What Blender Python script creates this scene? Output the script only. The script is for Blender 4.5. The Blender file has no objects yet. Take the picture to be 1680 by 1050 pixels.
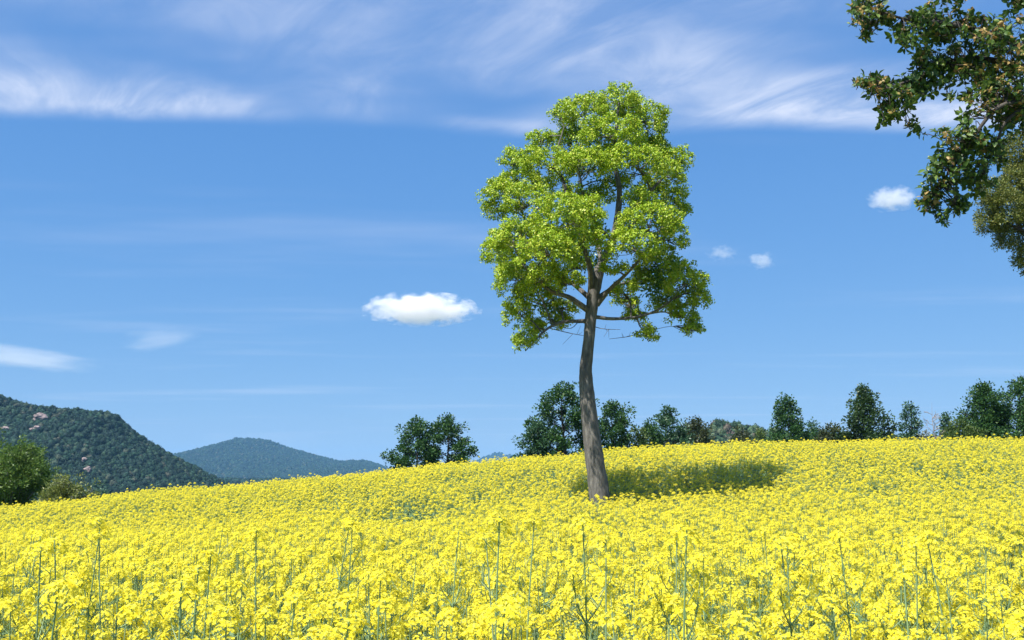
import bpy, math, random
import numpy as np
from mathutils import Vector, Matrix

# ------------------------------------------------------------------ camera, sky, sun, exposure
SC = bpy.context.scene
COL = SC.collection
R = math.radians
EYE = 1.62                      # eye height above the path the photographer stands on
FPX = 1634.0                    # focal length in photograph pixels (35 mm lens)
PITCH = math.atan((780 - 525) / FPX)
cam_d = bpy.data.cameras.new('camera'); cam_d.lens = 35.0; cam_d.sensor_width = 36.0
cam_d.clip_start = 0.1; cam_d.clip_end = 30000
cam = bpy.data.objects.new('camera', cam_d); COL.objects.link(cam)
cam.location = (0, 0, EYE); cam.rotation_euler = (R(90) + PITCH, 0, 0)
SC.camera = cam
SC.render.engine = 'CYCLES'
SC.view_settings.view_transform = 'Standard'; SC.view_settings.look = 'None'
SC.view_settings.exposure = 0.85; SC.view_settings.gamma = 1.0
SC.view_settings.use_curve_mapping = False
SC.cycles.use_denoising = True
SC.cycles.max_bounces = 8; SC.cycles.diffuse_bounces = 4; SC.cycles.transmission_bounces = 4
SC.cycles.transparent_max_bounces = 8; SC.cycles.volume_bounces = 14

SUN_EL = R(59)
SH = Vector((0.68, 0.73)).normalized()          # way the shadows fall on the ground
sun_vec = Vector((-SH.x * math.cos(SUN_EL), -SH.y * math.cos(SUN_EL), math.sin(SUN_EL)))
sun_d = bpy.data.lights.new('sun', 'SUN'); sun_d.energy = 5.0; sun_d.angle = R(0.5)
sun_d.color = (1.0, 0.955, 0.88)
sun = bpy.data.objects.new('sun', sun_d); COL.objects.link(sun)
sun.rotation_euler = sun_vec.to_track_quat('Z', 'Y').to_euler()

world = bpy.data.worlds.new('World'); SC.world = world; world.use_nodes = True
WN = world.node_tree; WN.nodes.clear()

class NT:
    """short-hand for wiring shader nodes"""
    def __init__(s, tree): s.t = tree
    def n(s, kind, **kw):
        nd = s.t.nodes.new(kind)
        for k, v in kw.items(): setattr(nd, k, v)
        return nd
    def set(s, sock, v):
        if hasattr(v, 'bl_idname') and hasattr(v, 'outputs'): v = v.outputs[0]
        if isinstance(v, bpy.types.NodeSocket): s.t.links.new(v, sock)
        else: sock.default_value = v
    def m(s, op, a, b=0.0, c=0.0, clamp=False):
        nd = s.n('ShaderNodeMath', operation=op, use_clamp=clamp)
        for i, v in enumerate((a, b, c)): s.set(nd.inputs[i], v)
        return nd.outputs[0]
    def vm(s, op, a, b=(0, 0, 0)):
        nd = s.n('ShaderNodeVectorMath', operation=op)
        s.set(nd.inputs[0], a)
        if op == 'SCALE': s.set(nd.inputs[3], b)
        else: s.set(nd.inputs[1], b)
        return nd.outputs[1] if op in ('LENGTH', 'DOT_PRODUCT') else nd.outputs[0]
    def noise(s, vec, scale, detail=4, rough=0.55, dist=0.0):
        nd = s.n('ShaderNodeTexNoise')
        s.set(nd.inputs['Vector'], vec); nd.inputs['Scale'].default_value = scale
        nd.inputs['Detail'].default_value = detail; nd.inputs['Roughness'].default_value = rough
        nd.inputs['Distortion'].default_value = dist
        return nd.outputs[0]
    def step(s, v, lo, hi):
        nd = s.n('ShaderNodeMapRange', interpolation_type='SMOOTHSTEP')
        s.set(nd.inputs[0], v); s.set(nd.inputs[1], lo); s.set(nd.inputs[2], hi)
        return nd.outputs[0]
    def ramp(s, fac, stops):
        nd = s.n('ShaderNodeValToRGB'); s.set(nd.inputs[0], fac)
        e = nd.color_ramp.elements
        while len(e) < len(stops): e.new(0.5)
        for i, (p, c) in enumerate(stops):
            e[i].position = p; e[i].color = (c[0], c[1], c[2], 1)
        return nd.outputs[0]
    def mix(s, fac, a, b, blend='MIX'):
        nd = s.n('ShaderNodeMix', data_type='RGBA', blend_type=blend)
        s.set(nd.inputs[0], fac)
        for i, v in ((6, a), (7, b)):
            s.set(nd.inputs[i], (v[0], v[1], v[2], 1) if isinstance(v, tuple) else v)
        return nd.outputs[2]

def build_world():
    w = NT(WN)
    sky = w.n('ShaderNodeTexSky'); sky.sky_type = 'NISHITA'; sky.sun_disc = False
    sky.sun_elevation = SUN_EL; sky.sun_rotation = math.atan2(sun_vec.x, sun_vec.y)
    sky.altitude = 200; sky.air_density = 1.0; sky.dust_density = 0.1; sky.ozone_density = 2.0
    tc = w.n('ShaderNodeTexCoord')
    sp = w.n('ShaderNodeSeparateXYZ'); w.set(sp.inputs[0], tc.outputs['Generated'])
    dx, dy, dz = sp.outputs
    z = w.m('MAXIMUM', dz, 0.04)
    X = w.m('DIVIDE', dx, z); Y = w.m('DIVIDE', dy, z)          # point of a flat cirrus deck, in units of its height
    def comb(a, b, c=0.0):
        nd = w.n('ShaderNodeCombineXYZ')
        for i, v in enumerate((a, b, c)): w.set(nd.inputs[i], v)
        return nd.outputs[0]
    P = comb(X, Y)
    # lower rim of the cirrus deck (a long straight front), bent a little by noise
    bend = w.m('MULTIPLY', w.m('SUBTRACT', w.noise(P, 0.55, 2), 0.5), 0.75)
    rim = w.m('ADD', w.m('MULTIPLY', X, 0.03), w.m('ADD', bend, 2.84))
    into = w.m('SUBTRACT', rim, Y)
    edge = w.step(into, 0.0, 0.19)
    thin = w.m('SUBTRACT', 1.0, w.step(into, 0.15, 1.35))
    # streaks: combed up and to the right
    shear = comb(w.m('ADD', w.m('MULTIPLY', X, 2.2), Y), w.m('SUBTRACT', w.m('MULTIPLY', Y, 1.2), w.m('MULTIPLY', X, 0.1)), 55.0)
    s1 = w.noise(shear, 1.6, 7, 0.62, 0.7)
    s2 = w.noise(comb(w.m('MULTIPLY', X, 0.8), w.m('MULTIPLY', Y, 1.4), 58.3), 0.95, 3, 0.5)
    body = w.m('MULTIPLY', w.step(s1, 0.30, 0.78), w.step(s2, 0.30, 0.66))
    veil = w.m('MULTIPLY', w.step(s2, 0.2, 0.7), 0.36)
    c1 = w.m('MULTIPLY', w.m('MULTIPLY', edge, w.m('ADD', w.m('MULTIPLY', thin, 0.85), 0.15)), w.m('ADD', body, veil))
    # faint level veils lower down
    low = w.noise(comb(w.m('MULTIPLY', X, 0.35), Y, 7.7), 0.8, 4, 0.55)
    c2 = w.m('MULTIPLY', w.step(low, 0.52, 0.80), 0.22)
    cov = w.m('MULTIPLY', w.m('ADD', w.m('MULTIPLY', c1, 1.0), c2), w.step(dz, 0.0, 0.06), clamp=True)
    hsv = w.n('ShaderNodeHueSaturation'); w.set(hsv.inputs['Color'], sky)
    hsv.inputs['Saturation'].default_value = 1.0; hsv.inputs['Value'].default_value = 1.0
    tint = w.mix(1.0, hsv.outputs[0], (0.66, 0.93, 1.28), 'MULTIPLY')
    sc_ = w.n('ShaderNodeSeparateColor'); w.set(sc_.inputs[0], tint); cc = w.n('ShaderNodeCombineColor')
    k = 0.12                                            # film-like compression of the sky's range, channel by channel
    for i, (g, p_) in enumerate(((0.55, 0.74), (0.580, 0.5), (0.785, 0.3))):
        w.set(cc.inputs[i], w.m('MULTIPLY', w.m('POWER', w.m('MULTIPLY', sc_.outputs[i], k), p_), g / k))
    col = w.mix(cov, cc.outputs[0], CLOUD_COL)
    bg = w.n('ShaderNodeBackground'); w.set(bg.inputs[0], col); bg.inputs[1].default_value = SKY_STRENGTH
    out = w.n('ShaderNodeOutputWorld'); w.set(out.inputs[0], bg)
SKY_STRENGTH = 0.070
CLOUD_COL = (6.2, 6.8, 8.3)
build_world()

# ------------------------------------------------------------------ helpers
rng = np.random.default_rng(7)
random.seed(7)

def P(px, py, d):
    """world point at forward distance d metres seen at photograph pixel (px, py)"""
    u = (px - 840) / FPX; v = (525 - py) / FPX
    y = math.cos(PITCH) - v * math.sin(PITCH); z = math.sin(PITCH) + v * math.cos(PITCH)
    return np.array((u / y * d, d, EYE + z / y * d))

def norm(a):
    return a / np.maximum(np.linalg.norm(a, axis=-1, keepdims=True), 1e-9)

def build(name, chunks, mats, parent=None, smooth=False):
    """chunks: list of (verts Nx3, faces MxK, material index); one mesh object"""
    vs, tot, loops, starts, mi, off, pos = [], 0, [], [], [], 0, 0
    for V, F, m in chunks:
        V = np.asarray(V, float); F = np.asarray(F, np.int32)
        if len(F) == 0: continue
        vs.append(V); loops.append((F + off).ravel()); k = F.shape[1]
        starts.append(np.arange(len(F)) * k + pos); mi.append(np.full(len(F), m, np.int32))
        off += len(V); pos += F.size
    V = np.concatenate(vs); L = np.concatenate(loops).astype(np.int32); S = np.concatenate(starts).astype(np.int32)
    me = bpy.data.meshes.new(name)
    me.vertices.add(len(V)); me.vertices.foreach_set('co', V.astype(np.float32).ravel())
    me.loops.add(len(L)); me.loops.foreach_set('vertex_index', L)
    me.polygons.add(len(S)); me.polygons.foreach_set('loop_start', S)
    me.polygons.foreach_set('material_index', np.concatenate(mi))
    if smooth: me.polygons.foreach_set('use_smooth', np.ones(len(S), bool))
    for m in mats: me.materials.append(m)
    me.update(calc_edges=True)
    return link(name, me, parent)

def link(name, me, parent=None, hidden=False):
    o = bpy.data.objects.new(name, me)
    if not hidden: COL.objects.link(o)
    if parent is not None: o.parent = parent
    return o

def tag(o, label=None, cat=None, group=None, kind=None):
    for k, v in (('label', label), ('category', cat), ('group', group), ('kind', kind)):
        if v: o[k] = v
    return o

def thing(name, loc, label, cat, group=None, rz=0.0):
    o = bpy.data.objects.new(name, None); COL.objects.link(o)
    o.empty_display_size = 0.2
    o.location = loc; o.rotation_euler = (0, 0, rz)
    return tag(o, label, cat, group)

def smooth_path(pts, rad, sub=4):
    pts = np.asarray(pts, float); rad = np.asarray(rad, float)
    if len(pts) < 3: return pts, rad
    e = np.vstack([2 * pts[0] - pts[1], pts, 2 * pts[-1] - pts[-2]]); out, ro = [], []
    for i in range(len(pts) - 1):
        a, b, c, d = e[i], e[i + 1], e[i + 2], e[i + 3]
        for t in np.linspace(0, 1, sub, endpoint=False):
            out.append(0.5 * (2 * b + (c - a) * t + (2 * a - 5 * b + 4 * c - d) * t * t + (-a + 3 * b - 3 * c + d) * t ** 3))
            ro.append(rad[i] * (1 - t) + rad[i + 1] * t)
    out.append(pts[-1]); ro.append(rad[-1])
    return np.array(out), np.array(ro)

def tube(pts, rad, n=6, sub=4, jitter=0.0):
    """tapered tube along a smoothed path -> (verts, quads)"""
    pts, rad = smooth_path(pts, rad, sub)
    T = norm(np.gradient(pts, axis=0)); ref = np.array((0.31, 0.95, 0.05))
    A = norm(np.cross(T, ref)); B = np.cross(T, A)
    ang = np.linspace(0, 2 * math.pi, n, endpoint=False)
    ring = np.cos(ang)[None, :, None] * A[:, None] + np.sin(ang)[None, :, None] * B[:, None]
    rr = rad[:, None] * (1 + jitter * rng.standard_normal((len(pts), n)))
    V = (pts[:, None] + ring * rr[..., None]).reshape(-1, 3)
    i = np.arange(len(pts) - 1)[:, None]; j = np.arange(n)[None]; k = (j + 1) % n
    F = np.stack([i * n + j, i * n + k, (i + 1) * n + k, (i + 1) * n + j], -1).reshape(-1, 4)
    return V, F

def leaf_quads(C, D, L, W, up=0.6, fold=0.0, face=None):
    """one diamond-shaped leaf per row: base C, direction D, length L, half-width W"""
    n = len(C); D = norm(D)
    nrm = norm(rng.standard_normal((n, 3)) * (1 - up) + np.array((0, 0, 1.0)) * up)
    if face is not None: nrm = norm(face)
    S = norm(np.cross(D, nrm)); N = np.cross(S, D)
    L = np.broadcast_to(L, (n,))[:, None]; W = np.broadcast_to(W, (n,))[:, None]
    mid = C + D * L * 0.45
    V = np.stack([C, mid + S * W + N * fold * W, C + D * L - N * L * 0.06, mid - S * W + N * fold * W], 1).reshape(-1, 3)
    F = np.arange(n * 4).reshape(n, 4)
    return V, F

def sphere_dirs(n, zmin=-1.0):
    z = rng.uniform(zmin, 1, n); a = rng.uniform(0, 2 * math.pi, n); r = np.sqrt(1 - z * z)
    return np.stack([r * np.cos(a), r * np.sin(a), z], 1)

def puffs_to_leaves(C, rad, per, L, W, out=None, up=0.5, zmin=-0.7, ball=False):
    """scatter `per` leaves around every puff centre"""
    n = len(C) * per
    u = sphere_dirs(n, zmin); c = np.repeat(C, per, 0); r = np.repeat(np.broadcast_to(rad, (len(C),)), per)
    pos = c + u * (r * rng.uniform(0.15, 1, n) ** 0.6)[:, None]
    d = u + rng.standard_normal((n, 3)) * 0.45
    if out is not None: d = d + np.repeat(out, per, 0) * 0.5
    l = L * rng.uniform(0.7, 1.25, n)
    if ball:
        fc = u + rng.standard_normal((n, 3)) * 0.32 + np.array((0, 0, .25)); d = np.cross(fc, rng.standard_normal((n, 3))) + u * .25
        return leaf_quads(pos, d, l, W * rng.uniform(0.8, 1.2, n), up, 0.0, fc)
    return leaf_quads(pos, d, l, W * rng.uniform(0.8, 1.2, n), up)

# ------------------------------------------------------------------ materials
def mat(name):
    m = bpy.data.materials.new(name); m.use_nodes = True; m.node_tree.nodes.clear()
    return m, NT(m.node_tree)

def finish(m, nt, shader, volume=False):
    o = nt.n('ShaderNodeOutputMaterial'); nt.set(o.inputs[1 if volume else 0], shader)
    return m

def leaf_mat(name, stops, transl=0.3, rough=0.5, spec=0.3, per_object=0.0, tcol=None):
    m, nt = mat(name)
    g = nt.n('ShaderNodeNewGeometry').outputs['Random Per Island']
    if per_object:
        oi = nt.n('ShaderNodeObjectInfo').outputs['Random']
        g = nt.m('ADD', nt.m('MULTIPLY', g, 1 - per_object), nt.m('MULTIPLY', oi, per_object))
    c = nt.ramp(g, stops)
    p = nt.n('ShaderNodeBsdfPrincipled'); nt.set(p.inputs['Base Color'], c)
    p.inputs['Roughness'].default_value = rough; p.inputs['Specular IOR Level'].default_value = spec
    t = nt.n('ShaderNodeBsdfTranslucent'); nt.set(t.inputs[0], nt.mix(0.65, c, tcol) if tcol else c)
    mx = nt.n('ShaderNodeMixShader'); mx.inputs[0].default_value = transl
    nt.set(mx.inputs[1], p); nt.set(mx.inputs[2], t)
    return finish(m, nt, mx)

def bark_mat(name, dark, mid, light, scale=6.0, stretch=0.25, bump=0.6):
    m, nt = mat(name)
    tc = nt.n('ShaderNodeTexCoord').outputs['Object']
    mp = nt.n('ShaderNodeMapping'); nt.set(mp.inputs[0], tc); mp.inputs['Scale'].default_value = (1, 1, stretch)
    n1 = nt.noise(mp.outputs[0], scale * 3, 8, 0.65); n2 = nt.noise(tc, scale * 0.3, 3)
    f = nt.m('ADD', nt.m('MULTIPLY', n1, 0.7), nt.m('MULTIPLY', n2, 0.3))
    c = nt.ramp(f, [(0.33, dark), (0.5, mid), (0.68, light)])
    p = nt.n('ShaderNodeBsdfPrincipled'); nt.set(p.inputs['Base Color'], c); p.inputs['Roughness'].default_value = 0.9
    b = nt.n('ShaderNodeBump'); b.inputs['Strength'].default_value = bump; b.inputs['Distance'].default_value = 0.03
    nt.set(b.inputs['Height'], n1); nt.set(p.inputs['Normal'], b)
    return finish(m, nt, p)

M_PETAL = leaf_mat('rape_petal', [(0.0, (0.92, 0.75, 0.03)), (0.5, (0.94, 0.82, 0.06)), (1.0, (0.95, 0.88, 0.14))], 0.5, 0.6, 0.1)
M_BUD = leaf_mat('rape_bud', [(0.0, (0.35, 0.40, 0.03)), (1.0, (0.62, 0.56, 0.03))], 0.2)
M_STEM = leaf_mat('rape_stem', [(0.0, (0.14, 0.25, 0.11)), (0.6, (0.23, 0.35, 0.17)), (1.0, (0.33, 0.42, 0.24))], 0.15, 0.55, 0.3, per_object=0.5)
M_RLEAF = leaf_mat('rape_leaf', [(0.0, (0.18, 0.31, 0.15)), (1.0, (0.30, 0.42, 0.25))], 0.45, 0.5, 0.3, per_object=0.4)
M_CAMPHOR = leaf_mat('spring_leaf', [(0.0, (0.18, 0.31, 0.015)), (0.35, (0.31, 0.45, 0.022)), (0.8, (0.42, 0.53, 0.035)), (1.0, (0.54, 0.53, 0.08))], 0.26, 0.45, 0.3)
M_CAMPHOR_IN = leaf_mat('inner_shade_leaf', [(0.0, (0.05, 0.13, 0.012)), (0.6, (0.10, 0.21, 0.02)), (1.0, (0.2, 0.32, 0.03))], 0.3, 0.4, 0.4)  # shade inside the crown put into a darker leaf colour
M_BARK = bark_mat('grey_bark', (0.050, 0.047, 0.042), (0.118, 0.110, 0.097), (0.25, 0.235, 0.21))
M_BARK_D = bark_mat('dark_bark', (0.03, 0.025, 0.02), (0.06, 0.05, 0.04), (0.10, 0.09, 0.07), bump=0.3)
M_DEAD = bark_mat('bleached_wood', (0.20, 0.17, 0.16), (0.32, 0.28, 0.26), (0.42, 0.38, 0.36), bump=0.2)
def green(name, a, b, c, t=0.22): return leaf_mat(name, [(0.0, a), (0.6, b), (1.0, c)], t, 0.45, 0.35)
M_EVER = green('evergreen_leaf', (0.018, 0.060, 0.016), (0.040, 0.105, 0.024), (0.085, 0.165, 0.040))
M_EVER_Y = green('olive_leaf', (0.035, 0.070, 0.015), (0.070, 0.115, 0.022), (0.13, 0.18, 0.04))
M_EVER_B = green('bluish_leaf', (0.030, 0.085, 0.040), (0.060, 0.135, 0.060), (0.12, 0.20, 0.10))
M_EVER_R = green('brownish_leaf', (0.035, 0.050, 0.018), (0.060, 0.080, 0.028), (0.105, 0.115, 0.045))
M_EVER_D = green('deep_olive_leaf', (0.024, 0.055, 0.016), (0.045, 0.092, 0.024), (0.085, 0.14, 0.04))
M_WILLOW = green('willow_leaf', (0.050, 0.105, 0.018), (0.105, 0.185, 0.03), (0.20, 0.28, 0.06), 0.35)
M_SCRUB = green('scrub_leaf', (0.10, 0.14, 0.03), (0.18, 0.22, 0.05), (0.26, 0.27, 0.08), 0.3)
M_PALE = green('pale_leaf', (0.14, 0.16, 0.11), (0.22, 0.23, 0.17), (0.30, 0.29, 0.23), 0.2)
M_OAK = green('glossy_leaf', (0.036, 0.080, 0.018), (0.075, 0.145, 0.026), (0.19, 0.26, 0.05), 0.3)
M_BRONZE = green('bronze_young_leaf', (0.36, 0.20, 0.08), (0.48, 0.33, 0.11), (0.52, 0.46, 0.15), 0.4)
M_OLIVE = green('fine_olive_leaf', (0.08, 0.12, 0.03), (0.17, 0.20, 0.045), (0.32, 0.32, 0.09), 0.3)

def ground_mat():
    m, nt = mat('soil_and_grass')
    tc = nt.n('ShaderNodeTexCoord').outputs['Object']
    f = nt.noise(tc, 1.7, 8, 0.65); g = nt.noise(tc, 0.05, 3)
    c = nt.ramp(nt.m('ADD', nt.m('MULTIPLY', f, 0.7), nt.m('MULTIPLY', g, 0.3)), [(0.35, (0.06, 0.05, 0.03)), (0.5, (0.06, 0.10, 0.035)), (0.65, (0.10, 0.16, 0.05))])
    p = nt.n('ShaderNodeBsdfPrincipled'); nt.set(p.inputs['Base Color'], c); p.inputs['Roughness'].default_value = 0.95
    return finish(m, nt, p)
M_GROUND = ground_mat()

def forest_floor(name, a, b):
    m, nt = mat(name)
    f = nt.noise(nt.n('ShaderNodeTexCoord').outputs['Object'], 0.05, 8, 0.7)
    c = nt.ramp(f, [(0.4, a), (0.6, b)])
    p = nt.n('ShaderNodeBsdfPrincipled'); nt.set(p.inputs['Base Color'], c); p.inputs['Roughness'].default_value = 1
    return finish(m, nt, p)
M_SLOPE = forest_floor('wooded_slope', (0.008, 0.03, 0.015), (0.015, 0.045, 0.02))

def crown_mat(name, stops):
    m, nt = mat(name)
    oi = nt.n('ShaderNodeObjectInfo').outputs['Random']
    c = nt.ramp(oi, stops)
    v = nt.noise(nt.n('ShaderNodeTexCoord').outputs['Object'], 2.5, 3)
    c = nt.mix(nt.step(v, 0.3, 0.7), nt.mix(1.0, c, (0.6, 0.65, 0.6), 'MULTIPLY'), c)
    p = nt.n('ShaderNodeBsdfPrincipled'); nt.set(p.inputs['Base Color'], c); p.inputs['Roughness'].default_value = 0.9
    return finish(m, nt, p)
M_FOREST = crown_mat('far_forest', [(0.0, (0.003, 0.024, 0.016)), (0.5, (0.005, 0.038, 0.022)), (0.8, (0.010, 0.054, 0.026)), (0.93, (0.038, 0.080, 0.040)), (1.0, (0.085, 0.085, 0.06))])
M_FOREST2 = crown_mat('mixed_forest', [(0.0, (0.015, 0.05, 0.025)), (0.5, (0.035, 0.085, 0.035)), (0.75, (0.075, 0.125, 0.06)), (0.9, (0.11, 0.14, 0.08)), (1.0, (0.14, 0.09, 0.075))])
m, nt = mat('pink_rock')
p_ = nt.n('ShaderNodeBsdfPrincipled'); nt.set(p_.inputs['Base Color'], nt.ramp(nt.noise(nt.n('ShaderNodeTexCoord').outputs['Object'], 0.4, 6), [(0.35, (0.15, 0.11, 0.10)), (0.65, (0.33, 0.26, 0.25))]))
p_.inputs['Roughness'].default_value = 0.95
M_ROCK = finish(m, nt, p_)

# ------------------------------------------------------------------ terrain
BASE_Y = [-40, 0, 5, 10, 15, 20, 22, 24, 26, 28, 30, 32, 34, 37, 41, 48, 60, 80, 120, 250, 400, 9000]
BASE_Z = [-1.62, -1.62, -1.62, -1.60, -1.56, -1.44, -1.30, -1.06, -.74, -.44, -.22, -.10, -.07, -.10, -.25, -.7, -1.3, -2.3, -5, -12, -14, -14]
LAT_X = [-60, -30, -18, -12, -7, -3, 0, 4, 7, 12, 18, 30, 60]
LAT_Z = [-4.5, -2.9, -2.05, -1.30, -.98, -.52, -.14, .10, .24, .36, .42, .45, .3]
def GZ(x, y):
    x = np.asarray(x, float); y = np.asarray(y, float)
    bz = (np.interp(y, BASE_Y, BASE_Z) + np.interp(y - 1.5, BASE_Y, BASE_Z) + np.interp(y + 1.5, BASE_Y, BASE_Z)) / 3
    lz = (np.interp(x, LAT_X, LAT_Z) + np.interp(x - 1.5, LAT_X, LAT_Z) + np.interp(x + 1.5, LAT_X, LAT_Z)) / 3
    s = np.clip((y - 4) / 30, 0, 1); s = s * s * (3 - 2 * s) * np.clip((250 - y) / 190, 0, 1)
    return EYE + bz + lz * s + 0.03 * np.sin(x * 1.3 + y * .7) * np.clip(y / 5, 0, 1)

def axis(vals): return np.array(sorted(set(np.round(np.concatenate(vals), 3))))
gx = axis([np.arange(-30, 30.1, .6), np.linspace(30, 120, 20), -np.linspace(30, 120, 20), np.geomspace(120, 9000, 16), -np.geomspace(120, 9000, 16)])
gy = axis([np.arange(-6, 60, .6), np.linspace(60, 160, 22), np.geomspace(160, 9000, 18), [-40, -120]])
XX, YY = np.meshgrid(gx, gy, indexing='ij')
V = np.stack([XX, YY, GZ(XX, YY)], -1).reshape(-1, 3)
def grid_faces(n, k):
    i = np.arange(n - 1)[:, None]; j = np.arange(k - 1)[None]
    return np.stack([i * k + j, (i + 1) * k + j, (i + 1) * k + j + 1, i * k + j + 1], -1).reshape(-1, 4)
o = build('ground', [(V, grid_faces(len(gx), len(gy)), 0)], [M_GROUND], smooth=True)
tag(o, 'rolling ground of the hillside under the flowering crop', 'ground', kind='structure')

# ------------------------------------------------------------------ instancing of uncountable stuff
def scatter(name, pts, rot, scl, idx, sources, label, cat):
    """points mesh + geometry nodes that put one of `sources` on each point"""
    me = bpy.data.meshes.new(name); me.vertices.add(len(pts))
    me.vertices.foreach_set('co', np.asarray(pts, np.float32).ravel())
    for nm, ty, dat in (('rot', 'FLOAT_VECTOR', rot), ('scl', 'FLOAT_VECTOR', scl)):
        a = me.attributes.new(nm, ty, 'POINT'); a.data.foreach_set('vector', np.asarray(dat, np.float32).ravel())
    a = me.attributes.new('idx', 'INT', 'POINT'); a.data.foreach_set('value', np.asarray(idx, np.int32))
    o = link(name, me)
    t = bpy.data.node_groups.new(name, 'GeometryNodeTree')
    t.interface.new_socket('Geometry', in_out='INPUT', socket_type='NodeSocketGeometry')
    t.interface.new_socket('Geometry', in_out='OUTPUT', socket_type='NodeSocketGeometry')
    N = t.nodes.new; Lk = t.links.new
    gi, go = N('NodeGroupInput'), N('NodeGroupOutput'); iop = N('GeometryNodeInstanceOnPoints')
    g2i = N('GeometryNodeGeometryToInstance')
    for s in reversed(sources):
        oi = N('GeometryNodeObjectInfo'); oi.inputs['Object'].default_value = s
        Lk(oi.outputs['Geometry'], g2i.inputs[0])
    def attr(nm, ty):
        a = N('GeometryNodeInputNamedAttribute'); a.data_type = ty; a.inputs[0].default_value = nm
        return a.outputs[0]
    Lk(gi.outputs[0], iop.inputs['Points']); Lk(g2i.outputs[0], iop.inputs['Instance'])
    iop.inputs['Pick Instance'].default_value = True
    Lk(attr('idx', 'INT'), iop.inputs['Instance Index'])
    e2r = N('FunctionNodeEulerToRotation'); Lk(attr('rot', 'FLOAT_VECTOR'), e2r.inputs[0])
    Lk(e2r.outputs[0], iop.inputs['Rotation']); Lk(attr('scl', 'FLOAT_VECTOR'), iop.inputs['Scale'])
    Lk(iop.outputs[0], go.inputs[0])
    md = o.modifiers.new('scatter', 'NODES'); md.node_group = t
    return tag(o, label, cat, kind='stuff')

# ------------------------------------------------------------------ far mountains
def crown_source(k):
    """lumpy far tree crown, about 1 m across, built of a displaced ball plus leaf tufts"""
    import bmesh
    bm = bmesh.new(); bmesh.ops.create_icosphere(bm, subdivisions=2, radius=0.5)
    ph = rng.uniform(0, 6, 6)
    for v in bm.verts:
        c = v.co; s = 1 + .22 * math.sin(7 * c.x + ph[0]) * math.sin(7 * c.y + ph[1]) + .16 * math.sin(11 * c.z + ph[2]) * math.sin(9 * c.x + ph[3]) + rng.uniform(-.1, .1)
        v.co = c * s; v.co.z = v.co.z * 1.05 + 0.35
    me0 = bpy.data.meshes.new('far_core'); bm.to_mesh(me0); bm.free()
    vs = np.array([v.co[:] for v in me0.vertices]) * .8 + np.array((0, 0, .06)); fs = np.array([p.vertices[:] for p in me0.polygons])
    u = sphere_dirs(16, -.3); C = u * rng.uniform(.25, .45, (16, 1)) + np.array((0, 0, .36))
    lv = puffs_to_leaves(C, .17, 14, .13, .05, u, .5, -.6, True)
    o = build('far_crown', [(vs, fs, 0), lv + (0,)], []); me = o.data; bpy.data.objects.remove(o)
    return me
def far_sources(material):
    r = []
    for k in range(4):
        me = crown_source(k); me.materials.append(material); r.append(link('far_crown', me, hidden=True))
    return r
FAR1 = far_sources(M_FOREST); FAR2 = far_sources(M_FOREST2)

def vnoise(x, y, seed=0):
    """cheap smooth 2-D noise, about -1..1"""
    r = np.random.default_rng(seed); out = 0
    for k in range(7):
        a = r.uniform(0, 6.28); f = r.uniform(.6, 1.8); out = out + np.sin((x * math.cos(a) + y * math.sin(a)) * f + r.uniform(0, 6.28))
    return out / 3.5

def mountain(name, prof, D, depth, label, tree, spacing, sources, rough=0.06, seed=1, front=None):
    front = front or depth
    px = np.array([p[0] for p in prof], float); py = np.array([p[1] for p in prof], float)
    X = np.array([P(a, b, D)[0] for a, b in prof]); Z = np.array([P(a, b, D)[2] for a, b in prof]) - tree * 0.45
    n, k = 150, 46
    xs = np.linspace(X[0], X[-1], n); base = EYE - 16.0
    s = np.linspace(-1, 1, k)                                 # -1 foot towards us, 0 ridge, 1 back foot
    XX, SS = np.meshgrid(xs, s, indexing='ij')
    ridge = np.interp(XX, X, Z) - base
    H = np.maximum(ridge.max(), 1)
    shape = np.where(SS < 0, (1 + SS) ** 1.15, (1 - SS) ** 1.3)
    nz = vnoise(XX / (H * .55), SS * depth / (H * .55), seed) * np.clip(1 - np.exp(-np.abs(SS) * 6), 0, 1) * np.sin(math.pi * np.clip(np.abs(SS), 0, 1)) * rough * 2
    ZZ = base + np.maximum(ridge * shape * (1 + nz), 0)
    YY = D + SS * np.where(SS < 0, front, depth)
    V = np.stack([XX, YY, ZZ], -1).reshape(-1, 3)
    o = build(name, [(V, grid_faces(n, k), 0)], [M_SLOPE], smooth=True)
    tag(o, label, 'mountain', kind='structure')
    def surf(x, sv):
        fi = np.clip((x - xs[0]) / (xs[-1] - xs[0]) * (n - 1), 0, n - 1.001); fj = np.clip((sv + 1) / 2 * (k - 1), 0, k - 1.001)
        i = fi.astype(int); j = fj.astype(int); a = fi - i; b = fj - j
        return (ZZ[i, j] * (1 - a) * (1 - b) + ZZ[i + 1, j] * a * (1 - b) + ZZ[i, j + 1] * (1 - a) * b + ZZ[i + 1, j + 1] * a * b)
    if spacing:
        cnt = int((xs[-1] - xs[0]) * front * 1.15 / spacing ** 2)
        x = rng.uniform(xs[0], xs[-1], cnt); sv = rng.uniform(-1, .15, cnt)
        z = surf(x, sv); keep = z > base + 3
        x, sv, z = x[keep], sv[keep], z[keep]; c = len(x)
        sc = tree * rng.uniform(.6, 1.25, c)
        f = scatter(name.replace('mountain', 'forest').replace('hill', 'woodland') , np.stack([x, D + sv * np.where(sv < 0, front, depth), z], 1), np.stack([np.zeros(c), np.zeros(c), rng.uniform(0, 6.3, c)], 1),
                np.stack([sc, sc, sc * rng.uniform(.8, 1.3, c)], 1), rng.integers(0, 4, c), sources, 'unbroken tree cover of the ' + label.split(' ', 1)[1] if False else label.replace('mountain', 'mountain forest cover').replace('low hill', 'low hill woodland'), 'forest')
    return surf

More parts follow.
